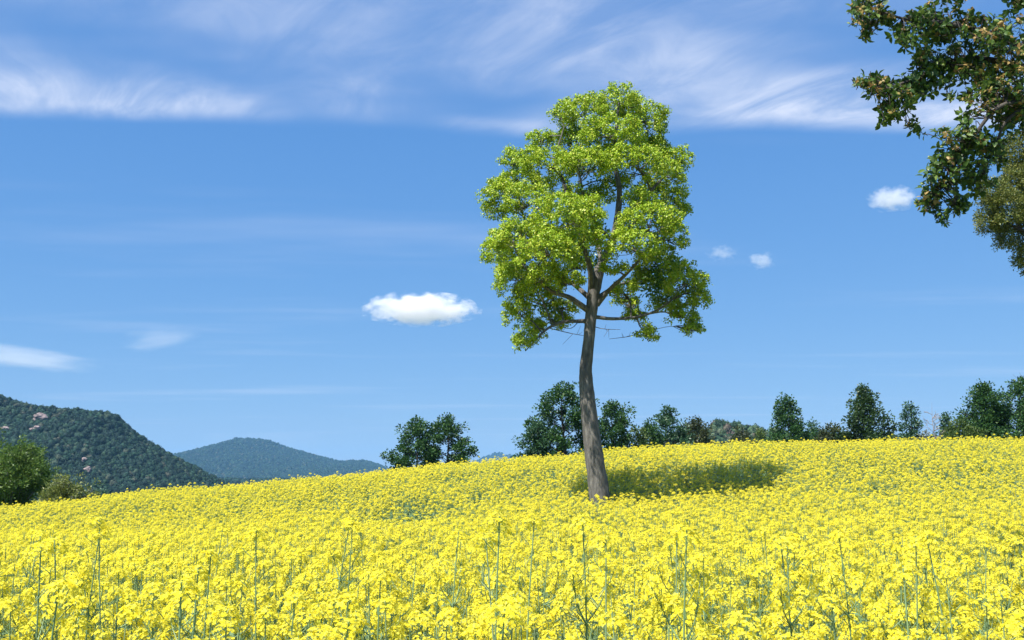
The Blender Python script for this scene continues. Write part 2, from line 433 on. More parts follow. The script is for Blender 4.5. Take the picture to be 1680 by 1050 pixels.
surf1 = mountain('near_mountain', [(-420, 560), (-200, 600), (-90, 628), (0, 648), (45, 663), (100, 669), (150, 674), (182, 677), (192, 688), (215, 708), (260, 738), (300, 763), (345, 791), (385, 812), (440, 835), (500, 850)],
    800, 250, 'dark green wooded mountain with a stepped shoulder and pink rocks', 4.6, 3.1, FAR1, .16, 3)
surf2 = mountain('middle_mountain', [(140, 800), (230, 772), (290, 748), (318, 741), (350, 736), (390, 719), (415, 719), (442, 722), (475, 735), (520, 748), (556, 757), (600, 756), (625, 764), (650, 778), (720, 800), (800, 815)],
    4200, 560, 'blue hazy wooded mountain with a rounded summit', 11, 9.0, FAR1, .18, 5, 1150)
surf3 = mountain('far_mountain', [(640, 785), (740, 768), (775, 758), (800, 748), (816, 741), (830, 747), (848, 746), (875, 741), (905, 737), (960, 745), (1050, 752), (1250, 757), (1700, 762), (2000, 770)],
    6800, 800, 'pale blue mountain with a small pointed top farthest away', 18, 18, FAR1, .12, 8)
surf4 = mountain('wooded_hill', [(1040, 735), (1120, 708), (1165, 694), (1188, 690), (1215, 695), (1262, 705), (1330, 711), (1500, 716), (1700, 716), (1900, 722)],
    480, 60, 'low hill behind the tree row with mixed spring colours', 3.4, 2.2, FAR2, .08, 9)

n_ = 5200; bx = rng.uniform(-1500, 60, n_); by = rng.uniform(1500, 1720, n_); bs = rng.uniform(8, 13.5, n_)
scatter('valley_woodland', np.stack([bx, by, GZ(bx, by) - 1.0], 1), np.stack([0 * bx, 0 * bx, rng.uniform(0, 6.3, n_)], 1), np.stack([bs, bs, bs * rng.uniform(.8, 1.1, n_)], 1),
        rng.integers(0, 4, n_), FAR1, 'flat dark belt of woodland at the foot of the rounded blue mountain', 'forest')

def rock(px, py, size, D, label):
    import bmesh
    c = P(px, py, D); bm = bmesh.new()
    for k in range(6):
        r_ = size * rng.uniform(.28, .6); off = Vector((rng.normal(0, size * .5), rng.normal(0, size * .2), rng.normal(0, size * .3)))
        g = bmesh.ops.create_icosphere(bm, subdivisions=2, radius=r_)['verts']
        st = Vector((rng.uniform(.8, 1.5), 1, rng.uniform(.6, 1.1)))
        for v in g: v.co = Vector((v.co.x * st.x, v.co.y, v.co.z * st.z)) * rng.uniform(.72, 1.2) + off
    me = bpy.data.meshes.new('rock_outcrop'); bm.to_mesh(me); bm.free(); me.materials.append(M_ROCK)
    o = link('rock_outcrop', me); o.location = c
    tag(o, label, 'rock', 'rocks on the dark mountain')
for px, py, sz, lb in ((66, 687, 7.0, 'broad pinkish rock face high on the dark wooded mountain'), (55, 706, 4.5, 'dull brownish rock scar below the broad rock face on the mountain'),
                       (137, 754, 3.2, 'small pale boulder above a larger pink one on the wooded mountain'), (136, 771, 4.6, 'bright pink boulder low on the dark wooded mountain'),
                       (4, 703, 4.5, 'greyish rock patch on the mountain above the willow bush')):
    # step the rock back along the line of sight to the slope
    for yy in np.arange(560, 800, 3.0):
        q = P(px, py, yy)
        if q[2] - surf1(np.array([q[0]]), np.array([(yy - 800) / 250]))[0] < 3.2: break
    rock(px, py, sz * .8, yy, lb)

# ------------------------------------------------------------------ trees beyond the crest
def crowned_tree(name, label, px, top, width, d, leafm, group=None, boughs=46, shape='oval', leaf=0.17, per=26, puff=0.36, low=0.04, bark=None, lean=0.0, dens=1.0, cat='tree'):
    apex = P(px, top, d); gz = float(GZ(apex[0], d)); base = np.array((apex[0] - lean, d, gz))
    H = apex[2] - gz; Wm = width / FPX * d / 2 * 1.26
    t = thing(name, base, label, cat, group)
    org = base.copy()
    k = np.linspace(0, 1, 7); path = np.stack([lean * k ** 1.5 + .12 * np.sin(k * 5 + px), .1 * np.sin(k * 4 + px * 2), k * H * .93], 1)
    r0 = max(.09, H * .022)
    wood = [tube(path, r0 * (1 - k * .92), 7, 3) + (0,)]
    C, U = [], []
    for i in range(boughs):
        f = low + (1 - low) * ((i + .5) / boughs) ** .9
        if shape == 'cone': rad = (1 - f) ** .75 * 1.15 + .05
        elif shape == 'oval': rad = math.sin(math.pi * min(1, (f * .86 + .14)) ** 1.0) ** .7 * 1.0 + .06
        elif shape == 'round': rad = math.sqrt(max(0, 1 - (2 * f - .95) ** 2)) + .05
        else: rad = .75 + .25 * math.sin(f * 9)
        rad *= Wm * rng.uniform(.5, 1.12)
        a = i * 2.399 + rng.uniform(-.5, .5)
        zc = f * H * .97
        s = np.array((lean * f ** 1.5, 0, max(zc - rad * .45, H * .03)))
        e = np.array((lean * f ** 1.5 + math.cos(a) * rad, math.sin(a) * rad, zc))
        wood.append(tube([s, (s + e) / 2 + np.array((0, 0, .06 * rad)), e], [r0 * .32 * (1 - f * .6), r0 * .2 * (1 - f * .6), .012], 4, 2) + (0,))
        npf = max(2, int(round((2 + rad / puff * 2.2) * dens)))
        for q in range(npf):
            g = rng.uniform(.35, 1.0) ** .6
            C.append(s + (e - s) * g + rng.normal(0, puff * .55, 3) * np.array((1, 1, .6))); U.append((e - s) / max(rad, .1))
    for q in range(5): C.append(np.array((lean, 0, H * (1 - q * .035) - puff * .5)) + rng.normal(0, puff * .3 * (q + .4) / 2, 3) * np.array((1, 1, .3))); U.append(np.array((0, 0, 1.)))
    C = np.array(C); U = norm(np.array(U))
    rad = puff * rng.uniform(.6, 1.2, len(C))
    Vl, Fl = puffs_to_leaves(C, rad, per, leaf, leaf * .33, U, .45)
    build('trunk', wood, [bark or M_BARK_D], t, True)
    build('crown', [(Vl, Fl, 0)], [leafm], t)
    return t

def leafy_bush(name, label, px, top, width, d, leafm, leaf=.13, stems=40, per=22, puff=.3, arch=.5):
    """many stems rising from one stool, arching outwards, feathery leaves along each"""
    apex = P(px, top, d); gz = float(GZ(apex[0], d)); H = apex[2] - gz; W = width / FPX * d / 2
    t = thing(name, (apex[0], d, gz), label, 'bush'); wood, C, U = [], [], []
    for i in range(stems):
        a = rng.uniform(0, 6.283); rr = W * math.sqrt(rng.uniform(0, 1)); h = H * (1 - .38 * (rr / W) ** 2) * rng.uniform(.72, 1)
        e = np.array((math.cos(a) * rr, math.sin(a) * rr, h)); b = np.array((math.cos(a) * .2, math.sin(a) * .2, 0))
        m_ = np.array((e[0] * .45, e[1] * .45, h * .62))
        tip = e + np.array((math.cos(a), math.sin(a), -.25)) * arch * .6
        pth, rd = smooth_path([b, m_, e, tip], [.05, .035, .015, .006], 5)
        wood.append(tube([b, m_, e, tip], [.05, .035, .015, .006], 4, 3) + (0,))
        for q in range(int(9 * H / 5) + 3):
            g = rng.uniform(.28, 1); j = min(len(pth) - 1, int(g * len(pth)))
            C.append(pth[j] + rng.normal(0, puff * .8, 3)); U.append((math.cos(a), math.sin(a), .5))
    C = np.array(C); U = norm(np.array(U, float))
    Vl, Fl = puffs_to_leaves(C, puff * rng.uniform(.6, 1.2, len(C)), per, leaf, leaf * .22, U, .4)
    build('stems', wood, [M_BARK], t, True); build('foliage', [(Vl, Fl, 0)], [leafm], t)

def bare_tree(name, label, px, top, d, spread, matl, seed, thick=.06):
    r = np.random.default_rng(seed); apex = P(px, top, d); gz = float(GZ(apex[0], d)); H = apex[2] - gz
    t = thing(name, (apex[0], d, gz), label, 'tree')
    k = np.linspace(0, 1, 6); stem = np.stack([.1 * np.sin(k * 6), .1 * np.cos(k * 5), k * H], 1)
    build('trunk', [tube(stem, thick * (1.05 - k), 6, 3) + (0,)], [matl], t, True)
    for i in range(30):
        f = r.uniform(.25, .97); b = np.array((np.interp(f, k, stem[:, 0]), np.interp(f, k, stem[:, 1]), f * H)); a = r.uniform(0, 6.28)
        L_ = spread * (1.1 - f) * r.uniform(.35, 1.1) + .2
        e = b + np.array((math.cos(a), math.sin(a), r.uniform(.35, .8))) * L_
        ch = [tube([b, (b + e) / 2 + r.normal(0, .06, 3), e], [thick * .28, thick * .17, .008], 4, 3) + (0,)]
        for j in range(9):
            q = b + (e - b) * r.uniform(.35, 1); w_ = q + (r.normal(0, 1, 3) + np.array((math.cos(a), math.sin(a), .6))) * L_ * .22
            ch.append(tube([q, w_], [.012, .006], 3, 1) + (0,))
        build('branch', ch, [matl], t)

TROW = 'evergreen trees beyond the crest'
crowned_tree('evergreen_tree', 'left half of the paired dark evergreens standing alone on the slope, slightly narrower top', 683, 686, 82, 66, M_EVER, TROW, 44, 'oval', .16, 26, .34)
crowned_tree('evergreen_tree', 'right half of the paired dark evergreens standing alone on the slope, fuller and conical', 733, 682, 84, 67, M_EVER, TROW, 48, 'oval', .16, 26, .34)
crowned_tree('evergreen_tree', 'tallest dark evergreen tree just beside the bare trunk of the lone tree', 924, 627, 92, 62, M_EVER, TROW, 54, 'oval', .16, 28, .36)
crowned_tree('evergreen_tree', 'small dark evergreen tree leaning out at the side of the tallest one', 882, 690, 52, 61, M_EVER_B, TROW, 26, 'oval', .15, 24, .3)
crowned_tree('evergreen_tree', 'upright evergreen tree on the far side of the lone trunk', 1006, 657, 66, 64, M_EVER, TROW, 46, 'oval', .16, 26, .33)
crowned_tree('evergreen_shrub', 'low dark shrub filling the gap beside the upright evergreen', 1043, 700, 48, 66, M_EVER_Y, None, 26, 'round', .15, 24, .32, cat='shrub')
crowned_tree('evergreen_tree', 'evergreen tree with a pale loose top above the shaded mound', 1094, 668, 64, 68, M_EVER_B, TROW, 42, 'oval', .16, 26, .33)
crowned_tree('evergreen_shrub', 'dark green shrub leaning on the evergreen with a pale loose top', 1068, 688, 40, 67, M_EVER, None, 24, 'round', .15, 24, .3, cat='shrub')
crowned_tree('brownish_tree', 'dark brownish tree next to the colourful low hill', 1142, 685, 62, 69, M_EVER_R, None, 38, 'round', .15, 26, .34)
crowned_tree('evergreen_shrub', 'low olive shrub in front of the colourful low hill', 1213, 702, 50, 80, M_EVER_R, None, 28, 'round', .15, 24, .32, cat='shrub')
crowned_tree('evergreen_shrub', 'low green shrub between the colourful hill and the rounded evergreen', 1247, 703, 44, 82, M_EVER_Y, None, 26, 'round', .15, 24, .32, cat='shrub')
crowned_tree('evergreen_tree', 'evergreen tree with a wide split crown standing clear of its neighbours', 1292, 651, 62, 66, M_EVER, TROW, 46, 'oval', .16, 26, .33)
crowned_tree('evergreen_tree', 'short pale evergreen tucked behind the split crowned tree', 1333, 690, 32, 74, M_EVER_B, TROW, 24, 'oval', .15, 22, .3)
crowned_tree('brownish_shrub', 'wide brownish shrub at the foot of the broad conical evergreen', 1365, 696, 66, 66, M_EVER_R, None, 34, 'round', .15, 26, .32, cat='shrub')
crowned_tree('evergreen_tree', 'broad conical evergreen with the highest pointed top of the row', 1416, 632, 108, 65, M_EVER_D, TROW, 60, 'cone', .16, 28, .36)
crowned_tree('evergreen_tree', 'slim light bluish evergreen beside the dead tree', 1492, 660, 50, 70, M_EVER_B, TROW, 36, 'cone', .15, 24, .3)
crowned_tree('pale_shrub', 'pale greyish shrub at the foot of the dead tree', 1520, 708, 30, 64, M_PALE, None, 20, 'round', .12, 18, .26, cat='shrub')
bare_tree('dead_tree', 'bleached dead tree with bare twigs between the evergreens', 1530, 660, 65, 1.5, M_DEAD, 5)
crowned_tree('evergreen_tree', 'small green tree between the dead tree and the dense thicket', 1552, 678, 36, 68, M_EVER_B, TROW, 26, 'oval', .15, 24, .3)
crowned_tree('evergreen_tree', 'large stepped evergreen opening the dense thicket', 1612, 627, 108, 64, M_EVER, TROW, 62, 'cone', .16, 28, .38)
crowned_tree('brownish_shrub', 'dark olive shrub at the foot of the stepped evergreen', 1574, 690, 60, 62, M_EVER_Y, None, 34, 'round', .15, 26, .34, cat='shrub')
crowned_tree('evergreen_tree', 'massive dense evergreen under the bare twigs at the thicket', 1672, 622, 120, 63, M_EVER, TROW, 66, 'round', .16, 28, .38)
crowned_tree('evergreen_tree', 'evergreen at the far end of the thicket past the massive one', 1745, 630, 110, 66, M_EVER_Y, TROW, 50, 'round', .16, 26, .38)
bare_tree('leafless_tree', 'leafless thin tree reaching over the massive evergreen', 1688, 600, 72, 3.2, M_BARK_D, 9, .05)
leafy_bush('willow_bush', 'bright green feathery willow bush beside the yellow field', 22, 725, 112, 52, M_WILLOW, .15, 110, 30, .27)
leafy_bush('scrub_bush', 'low yellowish scrub next to the willow bush', 110, 787, 60, 44, M_SCRUB, .12, 60, 20, .2)
leafy_bush('scrub_bush', 'small dull green scrub bush at the mountain foot', 166, 794, 40, 70, M_EVER_B, .13, 26, 18, .25)

# ------------------------------------------------------------------ the lone tree
TD = 22.0
MPX = TD / FPX
tree_gz = float(GZ(P(985, 818, TD)[0], TD))
tb = P(987, 818, TD); tb[2] = tree_gz
lone = thing('lone_tree', tb, 'tall lone tree with bright yellow green crown and bent grey trunk', 'tree')
def TP(px, py, dd=0.0): return P(px, py, TD) + np.array(((px - 840) / FPX * dd, dd, (780 - py) / FPX * dd)) - tb
trunk_pts = [np.array((0.03, 0, -.1)), np.array((0.0, 0, .12)), TP(984, 815), TP(977, 765), TP(970, 710), TP(964, 655), TP(961, 610), TP(966, 560), TP(970, 515), TP(976, 470), TP(984, 440, .1)]
trunk_rad = [w * MPX / 2 for w in (42, 37, 34, 31, 28.5, 25.5, 21.5, 19, 19.5, 22, 18)]
ch = [tube(trunk_pts, trunk_rad, 14, 5, .025) + (0,)]
build('trunk', ch, [M_BARK], lone, True)
LIMBS = [  # (points px, py, depth offset), widths in px
    ([(974, 470, 0), (988, 430, .1), (1005, 395, .2), (1014, 350, .1), (1016, 310, 0), (1008, 260, 0), (1012, 200, 0), (1016, 160, 0)], [19, 15, 13, 11, 9, 7, 5, 2]),
    ([(970, 480, 0), (968, 440, -.3), (955, 400, -.5), (938, 350, -.5), (925, 300, -.4), (912, 260, -.2), (925, 210, 0)], [12, 9, 7.5, 6.5, 5, 4, 2]),
    ([(968, 512, 0), (948, 497, -.2), (932, 487, -.3), (905, 478, -.5), (872, 452, -.6), (848, 415, -.6), (838, 380, -.5)], [11, 9.5, 8, 6, 5, 3.5, 1.5]),
    ([(967, 526, 0), (950, 527, .1), (925, 528, .2), (900, 538, .2), (880, 556, .1), (862, 576, .1)], [8, 6.5, 5.5, 4.5, 3, 1.5]),
    ([(976, 520, 0), (1005, 523, .1), (1045, 520, .2), (1080, 508, .2), (1110, 487, .1), (1140, 478, 0)], [7, 5.5, 4.6, 3.8, 3, 1.5]),
    ([(980, 500, 0), (1000, 475, -.3), (1025, 452, -.7), (1050, 425, -.9), (1075, 392, -.9), (1100, 350, -.4)], [9, 7, 5.5, 4.5, 3.5, 1.5]),
    ([(1012, 370, .1), (1035, 345, -.1), (1062, 318, -.3), (1085, 295, -.3), (1108, 268, 0)], [9, 7.5, 6, 4.5, 2]),
    ([(984, 445, .1), (985, 420, .6), (975, 380, 1.0), (960, 330, 1.2), (950, 280, .9)], [12, 9, 7, 5, 2.5]),
    ([(978, 490, 0), (1010, 470, .7), (1045, 458, 1.1), (1085, 440, 1.0), (1110, 430, .7)], [8, 6.5, 5, 4, 2]),
    ([(968, 490, 0), (940, 465, .6), (905, 440, 1.1), (875, 400, 1.2), (855, 340, .8), (845, 290, .6)], [9, 7.5, 6, 5, 4, 2]),
    ([(1005, 395, .2), (980, 370, -.5), (955, 350, -.9), (930, 340, -1.2)], [6, 5, 4, 2]),
    ([(1045, 520, .2), (1050, 535, .2), (1058, 545, .2)], [3, 2.4, 1.5]),
]
nodes = [np.array(p) for p in trunk_pts[-3:]]; nrad = [.1] * 3
for pts, ws in LIMBS:
    q = [TP(*p) for p in pts]; rr = [w * MPX / 2 for w in ws]
    build('limb', [tube(q, rr, 8, 4, .03) + (0,)], [M_BARK], lone, True)
    pq, rq = smooth_path(q, rr, 4)
    nodes += list(pq[3:]); nrad += list(rq[3:])
nodes = np.array(nodes); nrad = np.array(nrad)
CL = [  # leaf masses: px, py, half-width px, half-height px, depth offset m
    (1016, 172, 40, 36, 0), (962, 186, 40, 34, -.3), (925, 190, 24, 24, .3), (1066, 205, 34, 38, .1), (1002, 224, 56, 34, -.8), (938, 226, 34, 28, .7), (1078, 246, 24, 30, .5), (1040, 180, 30, 24, .5),
    (884, 233, 26, 26, .3), (842, 262, 25, 20, .5), (903, 272, 48, 28, -.7), (958, 272, 46, 27, -1.2), (868, 262, 24, 18, -.1),
    (1040, 272, 58, 32, -1.1), (1108, 266, 29, 28, .2), (1088, 292, 36, 28, -.3), (1060, 245, 34, 22, .9),
    (905, 306, 36, 18, .7), (985, 322, 26, 20, .9), (940, 322, 30, 18, 1.3), (1012, 300, 26, 18, .8),
    (822, 320, 35, 30, .2), (868, 332, 42, 30, -.8), (850, 298, 40, 22, .7), (812, 345, 22, 22, .5),
    (928, 362, 58, 40, -1.6), (858, 398, 52, 38, -1.0), (818, 412, 28, 34, .1), (900, 416, 50, 36, -1.8), (968, 352, 28, 30, -1.3), (955, 400, 34, 26, -1.6),
    (1062, 368, 54, 32, -1.3), (1106, 340, 28, 40, .3), (1036, 408, 44, 30, -1.5), (1100, 394, 30, 36, -.3), (1082, 436, 44, 30, .5), (1050, 330, 28, 20, -1.0),
    (842, 466, 30, 40, -.3), (882, 478, 40, 40, .3), (850, 518, 26, 36, .3), (862, 560, 20, 24, .1), (906, 526, 32, 22, .8), (898, 456, 36, 28, -.8), (838, 440, 26, 26, .9), (880, 545, 20, 22, .6),
    (936, 462, 26, 16, -.9), (1008, 446, 24, 16, -.9), (925, 505, 22, 12, .6), (1022, 478, 26, 12, .3), (952, 436, 22, 14, 1.0), (1040, 520, 20, 9, .6),
    (1124, 466, 38, 38, -.2), (1148, 492, 20, 28, .1), (1120, 520, 28, 22, .3), (1060, 466, 38, 26, 1.0), (1060, 550, 20, 17, .2), (1028, 500, 28, 16, 1.2), (1094, 500, 28, 22, .9), (1136, 540, 14, 12, .2),
]
ANCH = []
def clump_leaves(px, py, rx, ry, dd, dens=1.0, zmin=-.45):
    c = TP(px, py, dd); a = rx * MPX; b = ry * MPX; dep = (a + b) * .52
    npf = int(max(24, 34 * (a * b + a * dep + b * dep) / 3 / .062 * .62 * dens))
    u = sphere_dirs(npf, zmin); rr = rng.uniform(.5, 1.0, npf) ** .6
    C = c + u * rr[:, None] * np.array((a, dep, b)) + rng.normal(0, .03, (npf, 3))
    return c, C, u
crown_V = []
leaf_sets = []
for (px, py, rx, ry, dd) in CL:
    dd *= 1.15
    c, C, u = clump_leaves(px, py, rx, ry, dd)
    rad = rng.uniform(.07, .145, len(C))
    Vl, Fl = puffs_to_leaves(C, rad, 40, .053, .0185, u, .5, -.55, True)
    leaf_sets.append((Vl, Fl))
    # branch from the nearest lower node, then twigs to some puffs
    dv = c - nodes; dist = np.linalg.norm(dv, axis=1) + np.where(dv[:, 2] < -.05, 1.2 * np.abs(dv[:, 2]) + .3, 0)
    j = int(np.argmin(dist)); s = nodes[j]; r0 = min(.035, nrad[j] * .75)
    midp = (s + c) / 2 + rng.normal(0, .05, 3) + np.array((0, 0, .05))
    chs = [tube([s, midp, c], [r0, r0 * .75, .012], 5, 4) + (0,)]
    for q in rng.choice(len(C), min(len(C), 14), False):
        st = midp + (c - midp) * rng.uniform(.0, 1)
        e = C[q]; chs.append(tube([st, (st + e) / 2 + rng.normal(0, .04, 3) - np.array((0, 0, .03)), e], [.011, .008, .004], 3, 2) + (0,))
    ANCH.append(chs)
inner = []
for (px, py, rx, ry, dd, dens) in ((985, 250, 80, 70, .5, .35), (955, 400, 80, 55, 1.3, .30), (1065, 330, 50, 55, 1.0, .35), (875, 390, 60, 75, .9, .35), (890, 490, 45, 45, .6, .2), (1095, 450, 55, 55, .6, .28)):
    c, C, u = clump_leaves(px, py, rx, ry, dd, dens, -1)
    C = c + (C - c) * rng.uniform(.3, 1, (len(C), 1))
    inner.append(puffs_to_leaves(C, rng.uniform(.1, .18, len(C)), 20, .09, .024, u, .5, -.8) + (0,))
for q in range(46):                                       # thin bare twigs under the crown
    j = int(rng.integers(0, len(nodes)))
    if nodes[j][2] > 5.2: continue
    a = rng.uniform(0, 6.28); L_ = rng.uniform(.35, .95); e = nodes[j] + np.array((math.cos(a) * L_, math.sin(a) * L_, rng.uniform(-.25, .45)))
    m_ = (nodes[j] + e) / 2 + rng.normal(0, .07, 3); tw = [tube([nodes[j], m_, e], [.011, .008, .004], 4, 3) + (0,)]
    for k in range(4):
        b_ = m_ + (e - m_) * rng.uniform(0, 1); tw.append(tube([b_, b_ + rng.normal(0, .13, 3)], [.005, .003], 3, 1) + (0,))
    build('branch', tw, [M_BARK], lone)
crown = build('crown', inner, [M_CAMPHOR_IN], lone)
for (Vl, Fl), chs in zip(leaf_sets, ANCH):
    build('leaf_clump', [(Vl, Fl, 0)], [M_CAMPHOR], crown)
    build('branch', chs, [M_BARK], lone, True)

# ------------------------------------------------------------------ trees whose boughs hang in from the side
OD = 9.0
ob = np.array((P(1890, 780, OD)[0], OD + .6, 0)); ob[2] = float(GZ(ob[0], ob[1]))
over = thing('overhanging_tree', ob, 'near dark leafed tree with bronze young leaves hanging over the field', 'tree')
def OP(px, py, dd=0.0): return P(px, py, OD + dd) - ob
ott = OP(1860, 60, .5)
build('trunk', [tube([np.array((0, 0, -.1)), np.array((.05, 0, 1.2)), OP(1880, 450, .5), OP(1850, 200, .4), OP(1830, 0, .4), OP(1800, -250, .3)], [.3, .22, .19, .16, .12, .05], 12, 4, .03) + (0,)], [M_BARK_D], over, True)
OL = [([(1850, 200, .4), (1760, 130, .2), (1660, 70, 0), (1560, 40, -.1), (1480, 30, -.1), (1410, 5, 0)], [.06, .05, .036, .024, .014, .005]),
      ([(1760, 130, .2), (1680, 110, .2), (1600, 95, .2), (1540, 110, .1), (1470, 140, 0), (1405, 140, 0)], [.045, .034, .026, .018, .012, .004]),
      ([(1850, 230, .4), (1760, 190, .1), (1690, 170, -.2), (1640, 175, -.3), (1600, 220, -.3), (1560, 280, -.2), (1520, 325, -.2)], [.05, .04, .03, .02, .016, .012, .004]),
      ([(1690, 170, -.2), (1650, 200, -.2), (1630, 250, -.1), (1610, 290, 0)], [.02, .014, .01, .004]),
      ([(1840, 100, .4), (1760, 20, .3), (1680, -30, .3), (1580, -60, .2), (1470, -70, .2)], [.06, .05, .035, .02, .006]),
      ([(1830, 0, .4), (1740, -120, .2), (1640, -190, .1), (1540, -220, .1)], [.06, .045, .03, .008])]
onodes = []
for pts, rr in OL:
    q = [OP(*p) for p in pts]
    build('limb', [tube(q, rr, 7, 4, .03) + (0,)], [M_BARK_D], over, True)
    onodes += list(smooth_path(q, rr, 4)[0][3:])
onodes = np.array(onodes)

def spray_mesh(k, young):
    """a twig end with a whorl of leaves; every leaf a folded blade with a rounded outline"""
    chs = [tube([np.array((0, 0, -.13)), np.array((.005, .004, -.06)), np.array((0, 0, 0))], [.0035, .003, .002], 4, 2) + (1,)]
    nl = rng.integers(9, 14)
    for i in range(nl):
        a = i * 2.4 + rng.uniform(-.4, .4); el = rng.uniform(-.6, .9); h = -.11 * (i / nl) ** 1.2
        D = np.array((math.cos(a) * math.cos(el), math.sin(a) * math.cos(el), math.sin(el))) if not young or i > 5 else np.array((math.cos(a) * .6, math.sin(a) * .6, rng.uniform(-.9, .3)))
        D = norm(D); L = rng.uniform(.065, .10) * (.75 if young and i <= 5 else 1); W = L * rng.uniform(.20, .27)
        S = norm(np.cross(D, norm(np.array((rng.normal(0, .4), rng.normal(0, .4), 1.))))); N = np.cross(S, D)
        b = np.array((0, 0, h)); st = [(.12, .0, 0), (.35, .85, .0), (.6, 1., -.02), (.82, .6, -.06), (1.0, 0., -.13)]
        mid = [b + D * L * t_ + N * L * dz for t_, w_, dz in st]
        Lf = [m_ + S * W * w_ + N * W * .35 * w_ for m_, (t_, w_, dz) in zip(mid, st)]; Rt = [m_ - S * W * w_ + N * W * .35 * w_ for m_, (t_, w_, dz) in zip(mid, st)]
        V_ = np.array(mid + Lf[1:4] + Rt[1:4]); F3 = []; F4 = []
        F3 += [(0, 1, 5), (0, 8, 1), (3, 4, 7), (3, 10, 4)]; F4 += [(1, 2, 6, 5), (2, 3, 7, 6), (1, 8, 9, 2), (2, 9, 10, 3)]
        F = np.array([f + (f[-1],) if False else f for f in F4]); mi = 2 if (young and i <= 5) else 0
        chs.append((V_, F, mi)); chs.append((V_, np.array(F3), mi))
    o = build('spray', chs, [M_OAK, M_BARK_D, M_BRONZE], None, False)
    me = o.data; bpy.data.objects.remove(o)
    return me
SPR = [spray_mesh(k, k >= 4) for k in range(8)]
# leafy lobes: px, py, rx, ry, depth, number, share of young tips
LOB = [(1440, 25, 40, 35, 0, 26, .4), (1500, 55, 50, 45, -.1, 34, .25), (1560, 30, 55, 40, 0, 34, .1), (1600, 90, 50, 45, .2, 26, .2), (1640, 60, 45, 50, -.2, 34, .45), (1668, 130, 30, 60, -.2, 34, .65), (1610, 130, 40, 40, .3, 26, .2), (1655, 190, 30, 30, .1, 22, .3), (1530, 80, 40, 30, .1, 16, .15), (1430, 140, 36, 22, 0, 17, .5),
       (1470, 160, 45, 38, 0, 30, .3), (1520, 130, 40, 35, .1, 28, .15), (1455, 195, 22, 18, 0, 8, .2), (1560, 110, 40, 25, .1, 16, .2), (1615, 160, 35, 30, -.2, 20, .6), (1640, 130, 40, 40, 0, 18, .4), (1570, 225, 40, 30, -.3, 19, .15), (1610, 235, 35, 40, -.2, 20, .15),
       (1550, 275, 40, 40, -.2, 30, .15), (1600, 290, 40, 30, 0, 22, .05), (1525, 325, 26, 20, -.2, 12, .2), (1565, 335, 25, 22, -.2, 10, .0), (1640, 240, 25, 30, 0, 8, .1),
       (1570, 160, 12, 8, 0, 3, .2), (1500, 212, 14, 12, 0, 4, .3), (1590, 190, 16, 10, -.1, 4, .1), (1410, 10, 14, 14, 0, 5, .5), (1548, 355, 10, 10, -.2, 4, 0), (1418, 60, 10, 18, 0, 4, .2), (1720, 100, 45, 90, .1, 40, .3), (1760, 0, 60, 70, .3, 40, .2), (1680, 10, 30, 35, .2, 18, .4)]
spots = []
for px, py, rx, ry, dd, n, yg in LOB:
    for i in range(int(n * 1.35)):
        u = sphere_dirs(1)[0]; r_ = rng.uniform(.1, 1) ** .5
        spots.append((OP(px + u[0] * r_ * rx, py - u[2] * r_ * ry, dd + u[1] * r_ * rx * OD / FPX * 1.3), rng.uniform() < yg * 1.3))
hidden = []  # unseen sprays above the view, added to shade the boughs below
for px, py, rx, ry, dd, n in ((1480, -60, 70, 40, 0, 40), (1580, -70, 90, 50, .2, 70), (1680, -80, 70, 60, .2, 60), (1560, -200, 110, 70, .1, 70), (1700, -200, 90, 80, .2, 70), (1830, -120, 120, 160, .6, 110)):
    for i in range(n):
        u = sphere_dirs(1)[0]; r_ = rng.uniform(.1, 1) ** .4
        hidden.append((OP(px + u[0] * r_ * rx, py - u[2] * r_ * ry, dd + u[1] * r_ * rx * OD / FPX * 1.5), rng.uniform() < .3))
def spray_matrix(p):
    j = int(np.argmin(np.linalg.norm(onodes - p, axis=1) + 0.0)); d = norm(p - onodes[j] + rng.normal(0, .12, 3) + np.array((0, 0, .08)))
    q = Vector(d).to_track_quat('Z', 'Y') @ Matrix.Rotation(rng.uniform(0, 6.28), 4, 'Z').to_quaternion()
    s = rng.uniform(.72, .98)
    return Matrix.LocRotScale(Vector(p), q, Vector((s, s, s))), j
order = rng.permutation(len(spots)); stuffV = []; twigs = []
def bake(mtx, me):
    n = len(me.vertices); v = np.empty(n * 3, np.float32); me.vertices.foreach_get('co', v); v = v.reshape(-1, 3)
    A = np.array(mtx); return v @ A[:3, :3].T + A[:3, 3]
cnt = 0; extra = []
for k, i in enumerate(order):
    p, y = spots[i]; mtx, j = spray_matrix(p); me = SPR[int(rng.integers(4, 8)) if y else int(rng.integers(0, 4))]
    if np.linalg.norm(onodes[j] - p) < .55:
        twigs.append(tube([onodes[j], (onodes[j] + p) / 2 + rng.normal(0, .03, 3), np.array(mtx @ Vector((0, 0, -.1)))], [.006, .0045, .003], 3, 2) + (0,))
    if cnt < 295:
        o = link('leaf_spray', me, over); o.matrix_local = mtx; cnt += 1
    else: extra.append((mtx, me))
for p, y in hidden:
    mtx, j = spray_matrix(p); extra.append((mtx, SPR[int(rng.integers(4, 8)) if y else int(rng.integers(0, 4))]))
ech = []
for mtx, me in extra:
    v = bake(mtx, me)
    for poly_n in (3, 4):
        fs = [tuple(p.vertices) for p in me.polygons if len(p.vertices) == poly_n]; ms = [p.material_index for p in me.polygons if len(p.vertices) == poly_n]
        for mi in set(ms): ech.append((v, np.array([f for f, q in zip(fs, ms) if q == mi]), mi))
o = build('surplus_and_shade_foliage', ech, [M_OAK, M_BARK_D, M_BRONZE], over); o['kind'] = 'stuff'  # surplus bough sprays joined with the unseen shading ones
